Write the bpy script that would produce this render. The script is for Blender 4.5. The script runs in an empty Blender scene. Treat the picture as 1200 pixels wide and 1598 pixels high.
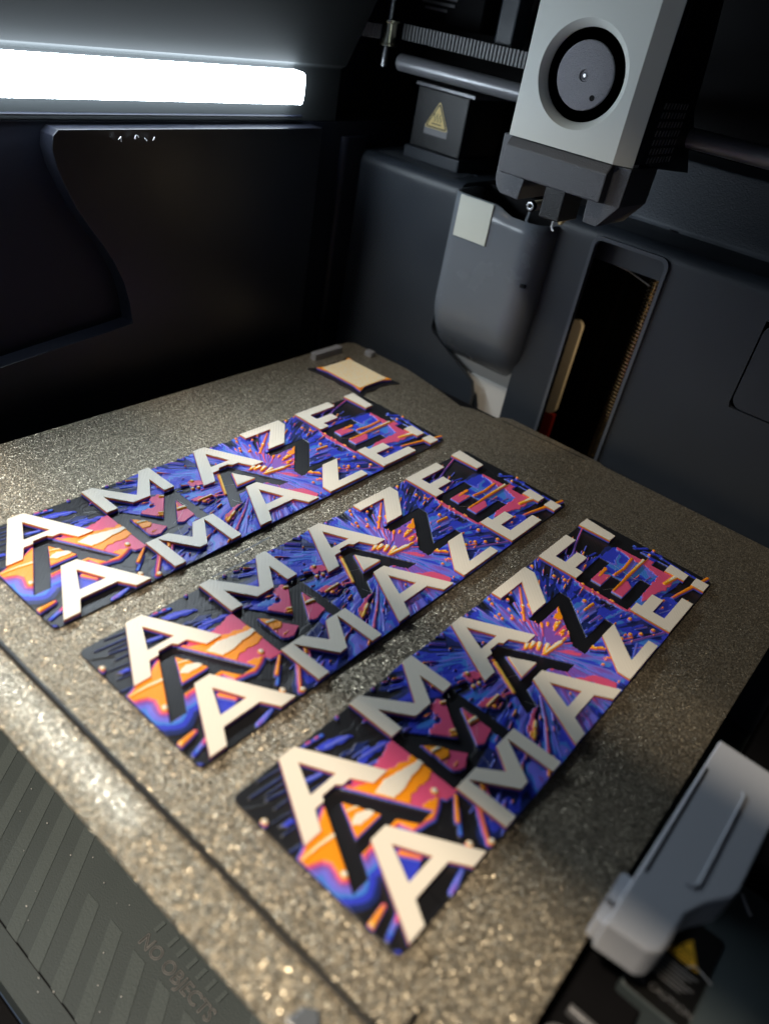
import bpy, bmesh, math, random
import numpy as np
from mathutils import Vector, Matrix
from mathutils.geometry import tessellate_polygon

sc = bpy.context.scene
COL = sc.collection
S = 0.001                                   # everything below is written in millimetres
# ------------------------------------------------------------------ camera
cam_d = bpy.data.cameras.new('camera'); cam = bpy.data.objects.new('camera', cam_d); COL.objects.link(cam); sc.camera = cam
cx, cy, cz = (0.7563238547566431, 0.6332846168881099, 0.1640878445789955), (0.46704392250317284, -0.3470597259045951, -0.8132770260531978), (-0.4580875475043509, 0.6917370458967509, -0.558261281259266)
m = Matrix.Identity(4)
for i in range(3):
    m[i][0], m[i][1], m[i][2] = cx[i], -cy[i], -cz[i]
m[0][3], m[1][3], m[2][3] = 209.643*S, -81.775*S, 166.874*S
cam.matrix_world = m
cam_d.sensor_fit = 'HORIZONTAL'; cam_d.sensor_width = 36.0; cam_d.lens = 36.0*1210.27/1200.0
cam_d.clip_start = 0.004; cam_d.clip_end = 20.0
cam_d.dof.use_dof = True; cam_d.dof.focus_distance = 0.292; cam_d.dof.aperture_fstop = 10.5
# ------------------------------------------------------------------ world and lamps
w = bpy.data.worlds.new('World'); sc.world = w; w.use_nodes = True
bg = w.node_tree.nodes['Background']; bg.inputs[0].default_value = (.55, .72, 1.0, 1); bg.inputs[1].default_value = .11
def lamp(name, loc, target, energy, color, size):
    l = bpy.data.lights.new(name, 'AREA'); l.shape = 'DISK'; l.size = size; l.energy = energy; l.color = color
    o = bpy.data.objects.new(name, l); COL.objects.link(o); o.location = Vector(loc)*S
    o.rotation_euler = (Vector(target)-Vector(loc)).to_track_quat('-Z', 'Y').to_euler(); return o
LAMP_DIR = Vector((-.06, -.50, .865))
BED_MID = Vector((90, 75, 0))
lamp('room_lamp', BED_MID+LAMP_DIR*1500, BED_MID, 28.0, (1.0, .84, .64), .13)
g = bpy.data.lights.new('cavity_fill', 'POINT'); g.energy = .036; g.color = (1, .78, .5); g.shadow_soft_size = .004  # added fill hidden behind the panel, brightens the bar and lead screw
go = bpy.data.objects.new('cavity_fill', g); COL.objects.link(go); go.location = (.116, .276, .040)
q = bpy.data.lights.new('cool_stripe_fill', 'AREA'); q.shape = 'RECTANGLE'; q.size = .105; q.size_y = .003; q.spread = math.radians(3.5); q.energy = .0045; q.color = (.72, .85, 1)  # added narrow beam for the cool stripe on the sheet, no real fitting
qo = bpy.data.objects.new('cool_stripe_fill', q); COL.objects.link(qo); qo.location = (.066, -.060, .186)
qv = Vector((0, .0405, -.186)).normalized(); qx = Vector((1, 0, 0)); qz = -qv; qy = qz.cross(qx); qo.rotation_euler = Matrix((qx, qy, qz)).transposed().to_euler()
sc.view_settings.view_transform = 'Standard'; sc.view_settings.look = 'None'; sc.view_settings.exposure = 0.0; sc.view_settings.gamma = 1.0
sc.cycles.max_bounces = 6
LED_POWER = 34.0

# ---- relief artwork of the printed plaques: heights in mm on a grid over (v along, t across)
PW, PL = 53.0, 192.0
STEP = 0.2
HL = 21.4
def glyph(ch):
    """outer polygons and holes, text coordinates: x along v, y up (t)"""
    H = HL
    if ch == 'A':
        return [[(0,0),(5.3,0),(8.4,5),(21.2,5),(24.4,0),(29.8,0),(17.5,H),(12.2,H)]], [[(10.3,8.4),(19.5,8.4),(14.9,17.3)]]
    if ch == 'M':
        return [[(0,0),(4.3,0),(4.3,H-6.6),(12.4,3.2),(15.6,3.2),(23.7,H-6.6),(23.7,0),(28,0),(28,H),(23.8,H),(14.0,H-12.6),(4.2,H),(0,H)]], []
    if ch == 'Z':
        return [[(0,0),(22,0),(22,3.4),(8.2,3.4),(22,H-4.2),(22,H),(0,H),(0,H-3.8),(13.8,H-3.8),(0,4.2)]], []
    if ch == 'E':
        return [[(0,0),(22,0),(22,4.2),(5.2,4.2),(5.2,8.6),(14.6,8.6),(14.6,12.8),(5.2,12.8),(5.2,H-4.3),(21.4,H-4.3),(21.4,H),(0,H)]], []
    if ch == '!':
        return [[(0.6,7.8),(5.2,7.8),(6.6,H),(0,H)], [(0.4,0),(6,0),(6,5),(0.4,5)]], []
GV = [('A',3.0),('M',42.0),('A',78.9),('Z',115.3),('E',147.6),('!',180.2)]
ROW_LOW, ROW_MID, ROW_TOP = 0.15, 15.9, 31.2

def shift(poly, dv, dt): return [(a+dv, b+dt) for a, b in poly]
def clip(poly, tcut, keep_above):
    out = []
    n = len(poly)
    ins = lambda p: (p[1] >= tcut) if keep_above else (p[1] <= tcut)
    for i in range(n):
        a, b = poly[i], poly[(i+1) % n]
        if ins(a): out.append(a)
        if ins(a) != ins(b):
            k = (tcut-a[1])/(b[1]-a[1]); out.append((a[0]+k*(b[0]-a[0]), tcut))
    return out

def hash01(ix, iy, seed):
    n = (ix.astype(np.int64)*374761393 + iy.astype(np.int64)*668265263 + seed*974711) & 0x7fffffff
    n = ((n ^ (n >> 13))*1274126177) & 0x7fffffff
    n = n ^ (n >> 16)
    return (n & 0xffff)/65535.0
def vnoise(x, y, seed):
    ix, iy = np.floor(x), np.floor(y)
    fx, fy = x-ix, y-iy
    fx, fy = fx*fx*(3-2*fx), fy*fy*(3-2*fy)
    a, b = hash01(ix,iy,seed), hash01(ix+1,iy,seed)
    c, d = hash01(ix,iy+1,seed), hash01(ix+1,iy+1,seed)
    return (a*(1-fx)+b*fx)*(1-fy) + (c*(1-fx)+d*fx)*fy
def inside(poly, V, T):
    r = np.zeros(V.shape, bool)
    n = len(poly)
    for i in range(n):
        (x1,y1),(x2,y2) = poly[i], poly[(i+1) % n]
        if y1 == y2: continue
        c = ((y1 > T) != (y2 > T)) & (V < (x2-x1)*(T-y1)/(y2-y1)+x1)
        r ^= c
    return r
def seg_dist(V, T, a, b):
    dx, dy = b[0]-a[0], b[1]-a[1]
    k = np.clip(((V-a[0])*dx+(T-a[1])*dy)/(dx*dx+dy*dy+1e-9), 0, 1)
    return np.hypot(V-a[0]-k*dx, T-a[1]-k*dy), k
def poly_dist(poly, V, T):
    d = np.full(V.shape, 1e9)
    for i in range(len(poly)):
        d = np.minimum(d, seg_dist(V, T, poly[i], poly[(i+1) % len(poly)])[0])
    return np.where(inside(poly, V, T), -d, d)

def artwork():
    rng = np.random.RandomState(7)
    nv, nt = int(PL/STEP)+1, int(PW/STEP)+1
    V, T = np.meshgrid(np.linspace(0, PL, nv), np.linspace(0, PW, nt), indexing='ij')
    wob = 1.1*(vnoise(V/2.3, T/2.3, 5)-.5) + .8*(vnoise(V/.9, T/.9, 6)-.5)      # ragged edges
    wv, wt = 2.2*(vnoise(V/6, T/6, 8)-.5), 2.2*(vnoise(V/6, T/6, 9)-.5)
    # burst of streaks round a centre
    cv, ct = 106.0, 27.0
    r = np.hypot(V-cv, (T-ct)*1.15); th = np.arctan2(T-ct, V-cv)/(2*math.pi)
    n1 = vnoise(th*52+100, r/26, 1); n2 = vnoise(th*125+300, r/11, 2); n3 = vnoise(th*260+700, r/6, 3)
    iso = vnoise(V/4.5, T/4.5, 4)
    s = .36*n1+.30*n2+.16*n3+.18*iso
    B = 0.25+0.75*np.exp(-((V-104)/52)**2)
    B = np.where(V < 42, B*np.clip((V-14)/30, 0.0, 1), B)
    B += .35*np.exp(-((V-162)/24)**2) + .22*np.exp(-((V-64)/10)**2) + .45*np.exp(-((V-40)/7)**2-((T-7)/9)**2)
    edge = np.clip((T-44)/9, 0, 1)*np.clip((V-20)/10,0,1)*np.where(V<140,.22,.30)
    H = 0.52 + B*(0.16+1.50*np.clip(s-.20, 0, 1)) - edge*.55
    H += .30*np.exp(-(r/17)**2)
    H = np.where(V > 141, H*.9+.04*n2, H)
    def fill(poly, h, fall=0.0, jag=1.0, keep=False):
        nonlocal H
        d = poly_dist(poly, V, T) + wob*jag
        if fall > 0:
            hh = h - np.clip(d, 0, None)*fall
            H = np.where(d < 0, np.maximum(H, h) if not keep else h, np.maximum(H, hh))
        else:
            H = np.where(d < 0, h, H)
    def rod(pts, rad, h0, h1=None, round_=.34):
        nonlocal H
        h1 = h0 if h1 is None else h1
        n = len(pts)-1
        for i in range(n):
            d, k = seg_dist(V, T, pts[i], pts[i+1])
            k = (i+k)/n
            rr = rad*.82*(.85+.3*k)
            hh = (h0+(h1-h0)*k) - round_*(d/rr)**2
            H = np.where(d < rr, np.maximum(H, hh), H)
    def dot(v, t, rad=.75, h=2.35):
        nonlocal H
        rad = rad*.82
        d = np.hypot(V-v, T-t)
        H = np.where(d < rad, np.maximum(H, h-.4*(d/rad)**2), H)
    # --- dark front end with its ribbons of blue
    dark = inside([(-1,-1),(24,-1),(20,14),(10,14),(3,12),(-1,30),(4,33),(10,37),(24,40),(26,54),(-1,54)], V, T)
    H = np.where(dark, np.minimum(H, .66+.10*vnoise(V/14, T/1.6, 12)), H)
    for k in range(10):
        t0 = 33+k*2.1; v0 = rng.uniform(-1, 10)
        rod([(v0, t0), (v0+rng.uniform(8, 16), t0-rng.uniform(.6, 2.0))], rng.uniform(.25, .5), .86, .95, .1)
    # flowing wave
    blob = [(-1.7,29.2),(.7,27.6),(3.6,26.2),(4.6,24.3),(3.9,21.5),(3.6,19.6),(5.0,18.6),(9.4,20.9),(10.5,20.2),(16,20.5),(24.2,20.2),(25.4,16.6),(31,14.9),
            (37,18.5),(37.1,22.2),(42,21.7),(43.5,26),(42.8,32.6),(40.6,33),(37.2,31.2),(33.1,31.6),(26.2,32.4),(22.6,35.4),(14,34.5),(9.4,32),(1.1,30)]
    d = poly_dist(blob, V+wv*.5, T+wt*.5)+wob*.25
    prof = np.interp(d, [-.1, .5, 1.3, 2.6, 5.0, 6.6, 8.2], [2.02, 1.75, 1.56, 1.30, 1.06, .86, .6])
    low = (T < 30) & (V < 16)
    H = np.where(d < 0, 2.02, np.where(low, np.maximum(H, prof), np.maximum(H, np.interp(d, [0,.7,1.2,1.8],[2.0,1.7,1.2,.5]))))
    fill([(31.5,34.6),(37,35.5),(42,38),(44.5,33),(42.8,29),(37,30.5),(33,32)], 1.74)
    fill([(43,15),(38.3,15.0),(36.5,17.6),(33.4,18.4),(30.6,18.6),(29.8,21.5),(34,22.6),(38,22.6),(42,22.5)], 1.74)
    fill([(22,34.6),(27.5,36.2),(31,34.2),(27,32.6)], 1.74, jag=.5)
    rod([(-.5,29.3),(5.4,29.1),(11.5,28.2)], .75, 2.36, 2.45, .25)
    fill([(14.2,27.6),(18,28.6),(22.6,26.6),(21,25.4),(16.6,25.6)], 2.42, jag=.3); rod([(16.6,30.6),(20.6,29.4)], .7, 2.42)
    fill([(25.6,29.2),(28.0,24.8),(31.4,24.7),(36.2,25.5),(43.4,26.2),(43.4,27.4),(36,28.8),(30.6,30.0)], 2.42, jag=.25)
    for v, t in ((.6,42.2),(4.6,20.3),(37.4,19.1),(31.8,4.3),(36.3,.8)): dot(v, t, 1.15, 2.6)
    rod([(5.8,9.4),(-.2,8.4)], .95, 1.9, 2.42); rod([(5.8,5.7),(1.2,4.2)], .9, 1.55, 1.1); rod([(7.5,6.6),(5,5.2)],.7,1.7)
    rod([(.9,.8),(-.3,1.6)], 1.0, 1.05); rod([(25.6,1.9),(19.5,.4)], 1.0, 1.25, 1.5)
    fill([(25,49.3),(30,48.6),(35,46.6),(35.5,45),(31,45.6),(26,47.2)], 1.04, jag=.5); rod([(27.5,47.6),(34,46)], .6, 1.34)
    rod([(22.5,51.8),(29.5,50.9)], .8, 1.0, 1.2); rod([(24,51.6),(25.2,51.4)], .6, 1.7); rod([(27,51.2),(27.8,51.1)], .6, 1.7)
    fill([(28,38.4),(34,40.2),(41.5,38.4),(42.4,36.6),(36,37.6),(31,36.6)], 1.06, jag=.7); fill([(27,42.6),(33,41),(38,41),(34,42.6),(29,43.4)], .98, jag=.7)
    rod([(31,39.2),(40,37.6)], .5, 1.34, 1.4); rod([(29,36.8),(37.5,34.6)], .55, 1.5, 1.2); rod([(30.5,40.6),(36,40)],.4,1.3)
    rod([(15.8,43.9),(20.4,42.9)], .8, 1.3); rod([(14.5,41),(21,40.4)], .5, 1.0)
    fill([(3,39.2),(6.2,38.9),(6.6,37.6),(4,38)], 1.15, jag=.4); rod([(5.6,46.6),(11,45.4)], .5, 1.0); rod([(-.8,48.9),(6.2,45.2)], .35, .84)
    rod([(-.6,33.2),(3.6,32.4)], .7, .95)
    fill([(12.5,7.2),(21.5,10.2),(20.5,14),(16.5,17.5)], 1.02, jag=.6); rod([(20.6,10.6),(18.2,14.6)], .9, 1.9, 2.0)
    # --- middle: pink flames in the openings of the dark letters
    fill([(58.5,36.4),(64.8,36.8),(61.5,30.2),(58.4,26.5),(55.8,23.8),(50.6,31),(57.2,32.3)], 1.74, jag=1.4)
    rod([(62.4,35.3),(64.4,34.4)], .8, 2.4); rod([(56.3,27.4),(58.4,26.3)], .8, 2.4); rod([(55.4,26.2),(57.6,25.3)], .7, 2.3)
    fill([(66.2,31),(66,20),(60,18.5),(57.5,20.6),(62.6,27)], 1.74, jag=.8); rod([(62.2,25.7),(66.0,25.1)], 1.0, 2.45); rod([(64.4,29.4),(63.2,27.2)], .9, 2.1)
    fill([(46.4,30.6),(54.5,20),(50,17.6),(46.2,19)], 1.74, jag=.6); fill([(46.4,29.8),(51.3,24.8),(49,22.6),(46.3,23.6)], 2.04, jag=.3); rod([(46.8,26.8),(50.4,26.1)], .95, 2.45)
    fill([(75.2,38.6),(80.6,36.2),(81.2,33),(76.2,34.2)], 1.74, jag=1.2)
    for v, t in ((77.8,36.8),(75.0,32.6),(77.2,32.1)): dot(v, t, .9, 2.5)
    for v, t in ((87.6,32.4),(86.5,30.3),(86,29),(85,27.6),(84.2,26.2),(83.6,24.9),(82.9,23.8)): rod([(v-.5,t-.9),(v+.7,t+.8)], 1.0, 2.35)
    rod([(70.7,26.5),(74.5,26.6),(82.6,23.2)], .8, 1.75); fill([(70.5,27.4),(74.2,27.4),(78.2,25.4),(73.4,23.4)], 1.74); rod([(71.8,25.4),(77.5,25.5)], .7, 2.4); dot(73.4,23.9,1.0,2.2)
    fill([(101,31.6),(106,29.4),(108,25),(104,22.6)], 1.6, jag=1.2)
    for a, b in (((101.5,30.4),(103.5,31)),((103,29.5),(105.6,29.9)),((104.4,27.4),(107,28.4)),((105.2,25.4),(108.5,26.2)),((103.6,24.9),(113,24)),((113,24),(121,24.2))): rod([a, b], .95, 2.35, 2.5)
    fill([(92.4,33.4),(98.6,24.0),(87.4,23.8)], 2.46, jag=.2)
    rod([(126.5,47.8),(118.5,41.9),(113,37.8)], .7, 1.9, 2.0); dot(118.5,41.9,.95,2.5)
    for a in ((112.4,51.6),(111.1,49.6),(108.6,45),(107.6,43.2),(117.5,47.2),(121.5,48.6),(115.4,40.2),(110.2,41)): dot(a[0], a[1], .75, 2.3)
    fill([(113,33),(127,33.5),(125,29),(119,22.5),(113,24),(111,28)], 1.52, jag=2.6)
    for k in range(34):
        a = rng.uniform(-1.0, 1.2); q = rng.uniform(4, 13); q2 = q+rng.uniform(3, 9)
        rod([(cv+q*math.cos(a)+2, ct+q*math.sin(a)), (cv+q2*math.cos(a)+2, ct+q2*math.sin(a))], rng.uniform(.3, .5), rng.choice([1.2, 1.2, 1.4, 1.62, 1.75]), None, .15)
    fill([(129,33.6),(124,31.6),(121,30.4),(123.5,29)], 1.95, jag=.8)
    for k in range(16):
        a = rng.uniform(-.9, .9); q = rng.uniform(7, 17)
        v, t = cv+q*math.cos(a)+3, ct+q*math.sin(a)
        rod([(v, t), (v+rng.uniform(1, 2.6)*math.cos(a), t+rng.uniform(1, 2.6)*math.sin(a))], .6, 2.2, 2.4)
    fill([(103,12.2),(109,8.8),(111.6,2.4),(108,1),(106.5,6.6)], 1.74, jag=.7); rod([(100,19.9),(105,18.6)], 1.1, 1.7)
    fill([(84,15.4),(79,13.6),(70.4,8.4),(73,12.2),(79,15)], 1.74, jag=.6); rod([(77.6,12.5),(75.6,11.5)], .8, 2.4); rod([(74.4,10.9),(72.2,9.8)], .8, 2.35)
    for a, b, h in (((88.1,16.8),(81.6,11.4),1.6),((81.6,11.4),(71.1,4.3),1.7),((72.9,13.8),(78.3,16),1.3),((80.5,8.6),(73,1.2),1.35),((69,3),(60,-1),1.2)): rod([a, b], .7, h)
    # bottom-left fountain beside the second low letter
    for a, b, h in (((46.5,14),(37,3),1.75),((44,10),(35.5,1),1.9),((40.5,14.5),(35,10),2.1),((38.5,12),(33,7.5),1.2),((50,12),(45,6),1.7),((49.5,14),(47.5,10.5),2.1)): rod([a, b], .75, h)
    # --- far end
    fill([(149.3,37),(149.5,29),(149.5,22),(149.5,14),(147,13.5),(146.2,22),(145.3,31),(146.6,37)], 1.76, jag=1.3)
    for v, t in ((147.6,33.5),(147.9,29.6),(147.8,27.4),(148.3,24.2),(147.6,21.5),(148.2,18.9),(139.2,28.6),(160,4.7),(143.6,13),(144.6,4.7),(139.3,6.9),(171.4,39.9),(163,44.9),(142.6,42.9),(143.9,39.2),(141,51.4),(136,9.4),(131.6,10.6)): dot(v, t, .9, 2.35)
    fill([(138,21),(143,28),(143.5,18)], 1.02, jag=1)
    corner = inside([(171,53.5),(193,53.5),(193,30),(186.5,32),(184.6,38),(178,39),(170,38),(158,40),(156,48)], V, T)
    H = np.where(corner, np.minimum(H, .70+.06*n2), H)
    pink = inside([(152,34),(162,34),(166,37.2),(181.5,36.5),(187,26),(186,9),(176,9),(155,12)], V, T)
    H = np.where(pink, np.maximum(H, 1.02+.30*vnoise(V/5, T/3, 21)), H)
    fill([(184,36.4),(182.6,28),(183.4,20),(183.4,11.5),(173.4,10.2),(157,14.2),(165,16.6),(176.4,16),(178.4,22),(177.6,29),(179,35)], 1.76, jag=.9)
    fill([(167,36.8),(179,36.6),(178,33),(170,32)], 1.06, jag=1)
    fill([(152,33.6),(161.5,33.6),(159.5,31),(161,28.2),(152,28.2)], 1.76, jag=.8); fill([(152,25),(161.5,25),(163,22.5),(160,19.6),(152,19.6)], 1.76, jag=.8)
    rod([(156.8,31.6),(163.2,32.1)], .75, 2.0, 2.45); rod([(157.8,28.6),(169.2,27.2),(178,28)], .75, 2.3, 2.0); rod([(153.5,24.1),(169.4,24.2),(183.5,24.3)], .8, 2.1, 2.5)
    rod([(173.5,12.5),(181,11.2)], 1.1, 2.3, 2.5); rod([(160,14.6),(172,12.6)], .8, 1.8, 1.7); rod([(164.4,7.9),(172,6.4),(180.6,4.4)], .8, 1.8, 2.2); rod([(187,3),(191.5,2.2)], .8, 2.2, 2.0)
    for a in ((188,31),(190.5,24.2),(189.5,20)): dot(a[0], a[1], 1.2, 1.3)
    dot(190.6,24.2,.8,2.3); dot(186,24.2,.8,2.4)
    for a, b in (((185,31.5),(191,27)),((188,27),(191,21)),((190,22),(188.5,12)),((189,10),(188,1))): rod([a, b], 1.1, 1.1)
    fill([(150.5,4.2),(168,4.6),(168,8.4),(152,8.2)], 1.04, jag=.8); fill([(152,44),(160,47.6),(161,43.4)], .95, jag=.8)
    rod([(180.5,51),(169,47.7),(162.4,45.4),(154.5,44.4)], .55, 1.75, 1.35); rod([(153,42.6),(170.5,39.6)], .9, 1.02)
    for a, b, h in (((129.1,9.8),(147.3,1.6),1.6),((134.8,26.2),(140,25.7),2.3),((129.3,24.7),(142,24),1.4),((131,22),(137,21.2),1.5),((127,4),(134.5,6),1.3)): rod([a, b], .65, h)
    # sprinkle of pins everywhere on the burst
    for k in range(620):
        v, t = rng.uniform(44, 168), rng.uniform(1, 52)
        a = math.atan2(t-ct, v-cv); q = math.hypot(v-cv, t-ct)
        if q < 9: continue
        ln = rng.choice([.2, 1, 2.5, 5])*rng.uniform(.6, 1.3)
        h = rng.choice([1.05, 1.18, 1.2, 1.3, 1.35, 1.35, 1.5, 1.7, 1.75, 2.1, 2.3])
        rod([(v, t), (v+ln*math.cos(a), t+ln*math.sin(a))], rng.uniform(.22, .46), min(h, 1.5) if ln > 2 else h, h)
    for v in (36.7, 73, 86.2, 100, 120, 52): dot(v, 52.2, .8, rng.choice([1.7, 2.2]))
    # raised letters hide what is below, dark letters are sunk to the base
    for ch, v0 in GV:
        outs, holes = glyph(ch)
        for base in (ROW_TOP, ROW_LOW):
            for o in outs:
                m = inside(shift(o, v0, base), V, T)
                for h_ in holes: m &= ~inside(shift(h_, v0, base), V, T)
                H = np.where(m, np.minimum(H, 1.9), H)
        for o in outs:
            m = inside(shift(o, v0, ROW_MID), V, T)
            for h_ in holes: m &= ~inside(shift(h_, v0, ROW_MID), V, T)
            H = np.where(m, .60, H)
    return V, T, np.round(np.clip(H, .58, 2.7)/.08)*.08
BANDS = [(0, (.007,.0075,.010)), (.83, (.010,.022,.13)), (.99, (.030,.050,.56)), (1.15, (.05,.20,.66)), (1.23, (.15,.15,.70)), (1.43, (.21,.085,.44)), (1.63, (.68,.085,.20)), (1.87, (.90,.30,.008)), (2.27, (.90,.55,.07)), (2.37, (.79,.73,.62))]
# ------------------------------------------------------------------ helpers
def mat(name, col, rough=.5, metal=0.0, grain=0.0, gscale=900.0, spec=.5, rvar=0.0, cvar=0.0):
    mt = bpy.data.materials.new(name); mt.use_nodes = True
    nt = mt.node_tree; b = nt.nodes['Principled BSDF']
    b.inputs['Base Color'].default_value = (*col, 1); b.inputs['Roughness'].default_value = rough
    b.inputs['Metallic'].default_value = metal; b.inputs['Specular IOR Level'].default_value = spec
    tc = nt.nodes.new('ShaderNodeTexCoord')
    if grain > 0:
        n = nt.nodes.new('ShaderNodeTexNoise'); n.inputs['Scale'].default_value = gscale; n.inputs['Detail'].default_value = 3
        nt.links.new(tc.outputs['Object'], n.inputs['Vector'])
        bp = nt.nodes.new('ShaderNodeBump'); bp.inputs['Strength'].default_value = grain; bp.inputs['Distance'].default_value = .0004
        nt.links.new(n.outputs['Fac'], bp.inputs['Height']); nt.links.new(bp.outputs['Normal'], b.inputs['Normal'])
    if rvar > 0 or cvar > 0:
        n2 = nt.nodes.new('ShaderNodeTexNoise'); n2.inputs['Scale'].default_value = 35; n2.inputs['Detail'].default_value = 6
        nt.links.new(tc.outputs['Object'], n2.inputs['Vector'])
        if rvar > 0:
            mr = nt.nodes.new('ShaderNodeMapRange'); mr.inputs['From Min'].default_value = .3; mr.inputs['From Max'].default_value = .7
            mr.inputs['To Min'].default_value = max(.05, rough-rvar); mr.inputs['To Max'].default_value = rough+rvar
            nt.links.new(n2.outputs['Fac'], mr.inputs['Value']); nt.links.new(mr.outputs['Result'], b.inputs['Roughness'])
        if cvar > 0:
            mx = nt.nodes.new('ShaderNodeMix'); mx.data_type = 'RGBA'
            mx.inputs[6].default_value = (*[c*(1-cvar) for c in col], 1); mx.inputs[7].default_value = (*[min(1, c*(1+cvar)) for c in col], 1)
            nt.links.new(n2.outputs['Fac'], mx.inputs[0]); nt.links.new(mx.outputs[2], b.inputs['Base Color'])
    return mt
def tag(o, label=None, cat=None, group=None, kind=None):
    if label: o['label'] = label
    if cat: o['category'] = cat
    if group: o['group'] = group
    if kind: o['kind'] = kind
    return o
def empty(name, loc=(0, 0, 0)):
    o = bpy.data.objects.new(name, None); COL.objects.link(o); o.location = Vector(loc)*S; o.empty_display_size = .01; return o
def link(name, me, mt, parent=None, smooth=False):
    o = bpy.data.objects.new(name, me); COL.objects.link(o)
    if mt: me.materials.append(mt)
    if parent: o.parent = parent
    if smooth:
        for p in me.polygons: p.use_smooth = True
    return o
def mesh(name, V, F, mt, parent=None, smooth=False):
    me = bpy.data.meshes.new(name); me.from_pydata([tuple(c*S for c in v) for v in V], [], F); me.update()
    bm = bmesh.new(); bm.from_mesh(me); bmesh.ops.recalc_face_normals(bm, faces=bm.faces); bm.to_mesh(me); bm.free()
    return link(name, me, mt, parent, smooth)
class MB:
    """collects shapes, builds ONE mesh object"""
    def __init__(self): self.V, self.F = [], []
    def add(self, V, F):
        n = len(self.V); self.V += [tuple(v) for v in V]; self.F += [tuple(i+n for i in f) for f in F]; return self
    def box(self, x0, x1, y0, y1, z0, z1):
        return self.add([(x0,y0,z0),(x1,y0,z0),(x1,y1,z0),(x0,y1,z0),(x0,y0,z1),(x1,y0,z1),(x1,y1,z1),(x0,y1,z1)],
                        [(0,3,2,1),(4,5,6,7),(0,1,5,4),(1,2,6,5),(2,3,7,6),(3,0,4,7)])
    def prism(self, poly, lo, hi, f, holes=()):
        loops = [list(poly)]+[list(h) for h in holes]
        pts = [p for l in loops for p in l]; n = len(pts)
        tri = tessellate_polygon([[Vector((a, b, 0)) for a, b in l] for l in loops])
        V = [f(a, b, lo) for a, b in pts]+[f(a, b, hi) for a, b in pts]
        F = [tuple(t) for t in tri]+[tuple(i+n for i in reversed(t)) for t in tri]
        k = 0
        for l in loops:
            for i in range(len(l)):
                a, b = k+i, k+(i+1) % len(l); F.append((a, b, b+n, a+n))
            k += len(l)
        return self.add(V, F)
    def cyl(self, c, r, h, axis='z', n=32, r2=None):
        r2 = r if r2 is None else r2; V = []; f = AX[axis]
        for k in range(n):
            a = 2*math.pi*k/n; V.append(f(c, r*math.cos(a), r*math.sin(a), 0))
        for k in range(n):
            a = 2*math.pi*k/n; V.append(f(c, r2*math.cos(a), r2*math.sin(a), h))
        return self.add(V, [(i, (i+1) % n, n+(i+1) % n, n+i) for i in range(n)]+[tuple(range(n))[::-1], tuple(range(n, 2*n))])
    def lathe(self, c, prof, axis='z', n=40, close=False):
        f = AX[axis]; V = []; m_ = len(prof)
        for k in range(n):
            a = 2*math.pi*k/n
            V += [f(c, r*math.cos(a), r*math.sin(a), h) for r, h in prof]
        F = []
        for k in range(n):
            k2 = (k+1) % n
            for j in range(m_ if close else m_-1):
                j2 = (j+1) % m_; F.append((k*m_+j, k2*m_+j, k2*m_+j2, k*m_+j2))
        return self.add(V, F)
    def tube(self, pts, r, n=8):
        P = [Vector(p) for p in pts]; V = []; up = Vector((.3, .5, .8))
        for i, p in enumerate(P):
            t = (P[min(i+1, len(P)-1)]-P[max(i-1, 0)]).normalized(); a = t.cross(up).normalized(); b = t.cross(a)
            V += [tuple(p+a*r*math.cos(2*math.pi*k/n)+b*r*math.sin(2*math.pi*k/n)) for k in range(n)]
        F = [(i*n+k, i*n+(k+1) % n, (i+1)*n+(k+1) % n, (i+1)*n+k) for i in range(len(P)-1) for k in range(n)]
        return self.add(V, F+[tuple(range(n)), tuple((len(P)-1)*n+k for k in range(n))])
    def build(self, name, mt, parent=None, bevel=0.0, smooth=False, seg=2, ang=40):
        o = mesh(name, self.V, self.F, mt, parent)
        if bevel > 0:
            bv = o.modifiers.new('bevel', 'BEVEL'); bv.width = bevel*S; bv.segments = seg; bv.limit_method = 'ANGLE'; bv.angle_limit = math.radians(ang)
        if smooth:
            for p in o.data.polygons: p.use_smooth = True
            o.data.set_sharp_from_angle(angle=math.radians(35))
        return o
AX = {'z': lambda c, a, b, h: (c[0]+a, c[1]+b, c[2]+h), 'y': lambda c, a, b, h: (c[0]+a, c[1]+h, c[2]+b), 'x': lambda c, a, b, h: (c[0]+h, c[1]+a, c[2]+b)}
XZ = lambda a, b, c: (a, c, b)      # polygon in x,z extruded along y
YZ = lambda a, b, c: (c, a, b)      # polygon in y,z extruded along x
XY = lambda a, b, c: (a, b, c)
def rrect(x0, x1, y0, y1, r, n=6):
    P = []
    for cx_, cy_, a0 in ((x1-r, y1-r, 0), (x0+r, y1-r, 90), (x0+r, y0+r, 180), (x1-r, y0+r, 270)):
        P += [(cx_+r*math.cos(math.radians(a0+90*k/n)), cy_+r*math.sin(math.radians(a0+90*k/n))) for k in range(n+1)]
    return P
def box(name, x0, x1, y0, y1, z0, z1, mt, parent=None, bevel=.4):
    return MB().box(x0, x1, y0, y1, z0, z1).build(name, mt, parent, bevel)
def text_mesh(name, body, size, M, mt, parent, depth=.05, outline=0.0):
    cu = bpy.data.curves.new(name, 'FONT'); cu.body = body; cu.size = size*S; cu.extrude = depth*S; cu.resolution_u = 3
    if outline: cu.fill_mode = 'NONE'; cu.bevel_depth = outline*S; cu.bevel_resolution = 0; cu.extrude = 0
    o = bpy.data.objects.new(name, cu); COL.objects.link(o); bpy.context.view_layer.update()
    me = bpy.data.meshes.new_from_object(o.evaluated_get(bpy.context.evaluated_depsgraph_get()))
    bpy.data.objects.remove(o); bpy.data.curves.remove(cu); me.transform(M); me.materials.clear()
    return link(name, me, mt, parent)

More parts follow.
